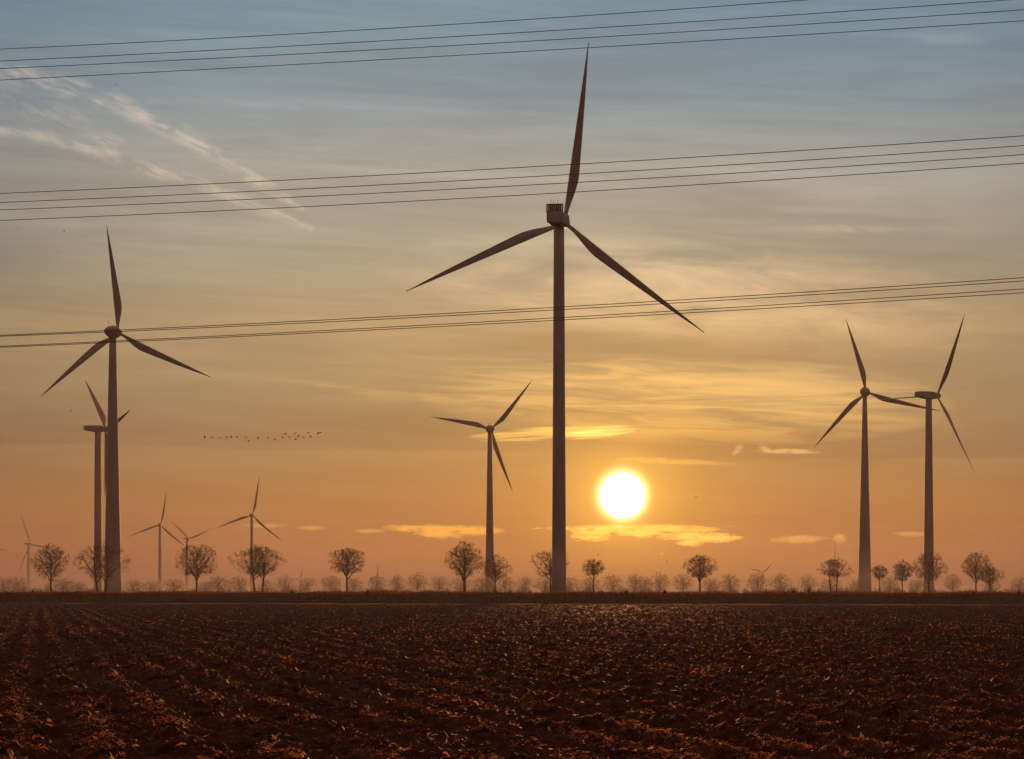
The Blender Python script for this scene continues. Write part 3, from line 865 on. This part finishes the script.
col = deck(col, [(908, 534.2, 24, 3.4, .02), (30, 521, 62, 3.3, .01), (265, 525, 30, 4.3, 0), (312, 528, 22, 3.3, 0), (370, 531, 24, 2.8, 0)], (.28, .14, .03), .6)

# contrails, upper left: wind-torn streaks
ct = noise(U / 62.0 + V / 40.0, V / 7.0 - U / 16.0, 6, .66, 11.0, .5)
cw = noise(U / 70.0, V / 30.0, 4, .6, 12.0)
cg = noise(U / 38.0, V / 26.0, 4, .62, 31.0)
def seg_d(x0, y0, x1, y1, w0, w1):
    """distance to a tapering segment in units of its half width"""
    dx, dy = x1 - x0, y1 - y0; L2 = dx * dx + dy * dy
    t = (((U - x0) * dx + (VV - y0) * dy) / L2).clamp()
    ex = U - (t * dx + x0); ey = VV - (t * dy + y0)
    return (ex * ex + ey * ey).f('SQRT') / (t * (w1 - w0) + w0)
VV = V + (cw - .5) * 16.0 + (ct - .5) * 8.0
def trail(col, pts, c, lo=.08):
    m = None
    for (x0, y0, w0), (x1, y1, w1) in zip(pts, pts[1:]):
        q = seg_d(x0, y0, x1, y1, w0, w1)
        m = q if m is None else m.min(q)
    m = sm(m, 1.7, .1)
    return addlight(col, m * sm(cg, .32, .56) * (sm(ct, .34, .70) * (1 - lo) + lo), c)
col = trail(col, [(-40, 74, 9), (60, 94, 11), (128, 116, 9), (185, 142, 8), (235, 172, 6), (262, 186, 5), (302, 211, 3)], (.34, .23, .14))
col = trail(col, [(-60, 134, 5), (30, 141, 5), (110, 160, 7), (165, 177, 7), (182, 181, 4)], (.36, .24, .14))
col = trail(col, [(186, 180, 4), (215, 193, 6), (255, 209, 7), (312, 232, 3)], (.24, .165, .10))
col = trail(col, [(-40, 100, 12), (60, 122, 12), (120, 150, 8)], (.17, .125, .08), .0)
col = trail(col, [(150, 108, 3), (230, 109, 3.5), (300, 112, 3)], (.06, .05, .04), .3)
col = addlight(col, ell(835, 232, 75, 5, .02) * sm(ct, .3, .6), (.12, .09, .05))
col = addlight(col, ell(940, 48, 60, 9, .03) * sm(cw, .35, .6), (.07, .06, .055))

# the left and right of the sky are a little dimmer
dU = (U - 570.0) / 560.0
lat = sm(dU * dU, 0.05, 1.1)
col = opc(col, (.72, .74, .78), 'MULTIPLY', lat)
# light round the sun, then its disc
ru = U - 622.5; rv_ = V - 495.5
R = (ru * ru + rv_ * rv_).f('SQRT'); R2 = (ru * ru * .6 + rv_ * rv_ * 1.25).f('SQRT')
def glow(col, r, s_, c):
    g = (r * (-1.0 / s_)).f('EXPONENT')
    n = nt.nodes.new('ShaderNodeMix'); n.data_type = 'RGBA'
    nt.links.new(g.k, n.inputs[0]); n.inputs[6].default_value = (0, 0, 0, 1); n.inputs[7].default_value = (*c, 1)
    return opc(col, n.outputs[2], 'ADD')
tint = (R2 * (-1.0 / 110.0)).f('EXPONENT')
col = mul(col, tint, (1.03, .98, .62))
col = glow(col, R2, 170.0, (.16, .07, .0))
col = glow(col, R2, 60.0, (.34, .15, .01))
col = addlight(col, sm(R, 39.0, 20.5).pow(2.4), (1.15, .86, .34))
col = glow(col, (R - 20.0).max(0.0), 26.0, (.48, .26, .035))
disc = sm(R, 23.6, 20.6)
n_ = opc(col, (9.0, 8.0, 6.0), 'ADD', disc)
col = n_
# away from the sun the sky is far dimmer, and dusky overhead
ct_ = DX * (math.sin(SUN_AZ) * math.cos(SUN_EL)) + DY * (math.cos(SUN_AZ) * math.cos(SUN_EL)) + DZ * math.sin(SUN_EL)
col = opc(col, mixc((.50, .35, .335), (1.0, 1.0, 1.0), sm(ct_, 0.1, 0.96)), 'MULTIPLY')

nis = nt.nodes.new('ShaderNodeTexSky'); nis.sky_type = 'NISHITA'; nis.sun_disc = False
nis.sun_elevation = SUN_EL; nis.sun_rotation = SUN_AZ; nis.altitude = 60; nis.dust_density = 2.0
bg1 = nt.nodes.new('ShaderNodeBackground'); nt.links.new(nis.outputs[0], bg1.inputs[0]); bg1.inputs[1].default_value = 0.05
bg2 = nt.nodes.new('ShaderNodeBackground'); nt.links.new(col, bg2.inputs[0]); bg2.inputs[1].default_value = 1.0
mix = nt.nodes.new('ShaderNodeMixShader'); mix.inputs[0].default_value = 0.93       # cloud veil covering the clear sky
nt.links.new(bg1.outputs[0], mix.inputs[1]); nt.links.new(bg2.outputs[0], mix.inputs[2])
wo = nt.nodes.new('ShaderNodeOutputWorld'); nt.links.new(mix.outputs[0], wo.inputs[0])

# ------------------------------------------------------------------ sun lamp
L = bpy.data.lights.new('sun', 'SUN'); L.energy = 2.8; L.angle = rad(.6); L.color = (1.0, .39, .12)
lo = bpy.data.objects.new('sun', L); C.objects.link(lo)
sd = Vector((math.sin(SUN_AZ) * math.cos(SUN_EL), math.cos(SUN_AZ) * math.cos(SUN_EL), math.sin(SUN_EL)))
lo.rotation_euler = (-sd).to_track_quat('-Z', 'Y').to_euler(); lo.location = (20, 40, 60)

# ------------------------------------------------------------------ camera
cam = bpy.data.cameras.new('camera'); co = bpy.data.objects.new('camera', cam); C.objects.link(co)
co.location = (0, 0, CAM_H); co.rotation_euler = (rad(90), 0, 0)
cam.sensor_fit = 'HORIZONTAL'; cam.sensor_width = 36.0; cam.lens = 36.0 * F / 1024.0
cam.shift_y = (HZ - 379.5) / 1024.0
cam.clip_start = 0.5; cam.clip_end = 30000
S.camera = co
S.view_settings.view_transform = 'Standard'; S.view_settings.look = 'None'
S.view_settings.exposure = 0; S.view_settings.gamma = 1
S.cycles.volume_bounces = 0; S.cycles.max_bounces = 4; S.cycles.transparent_max_bounces = 8
S.cycles.use_denoising = True
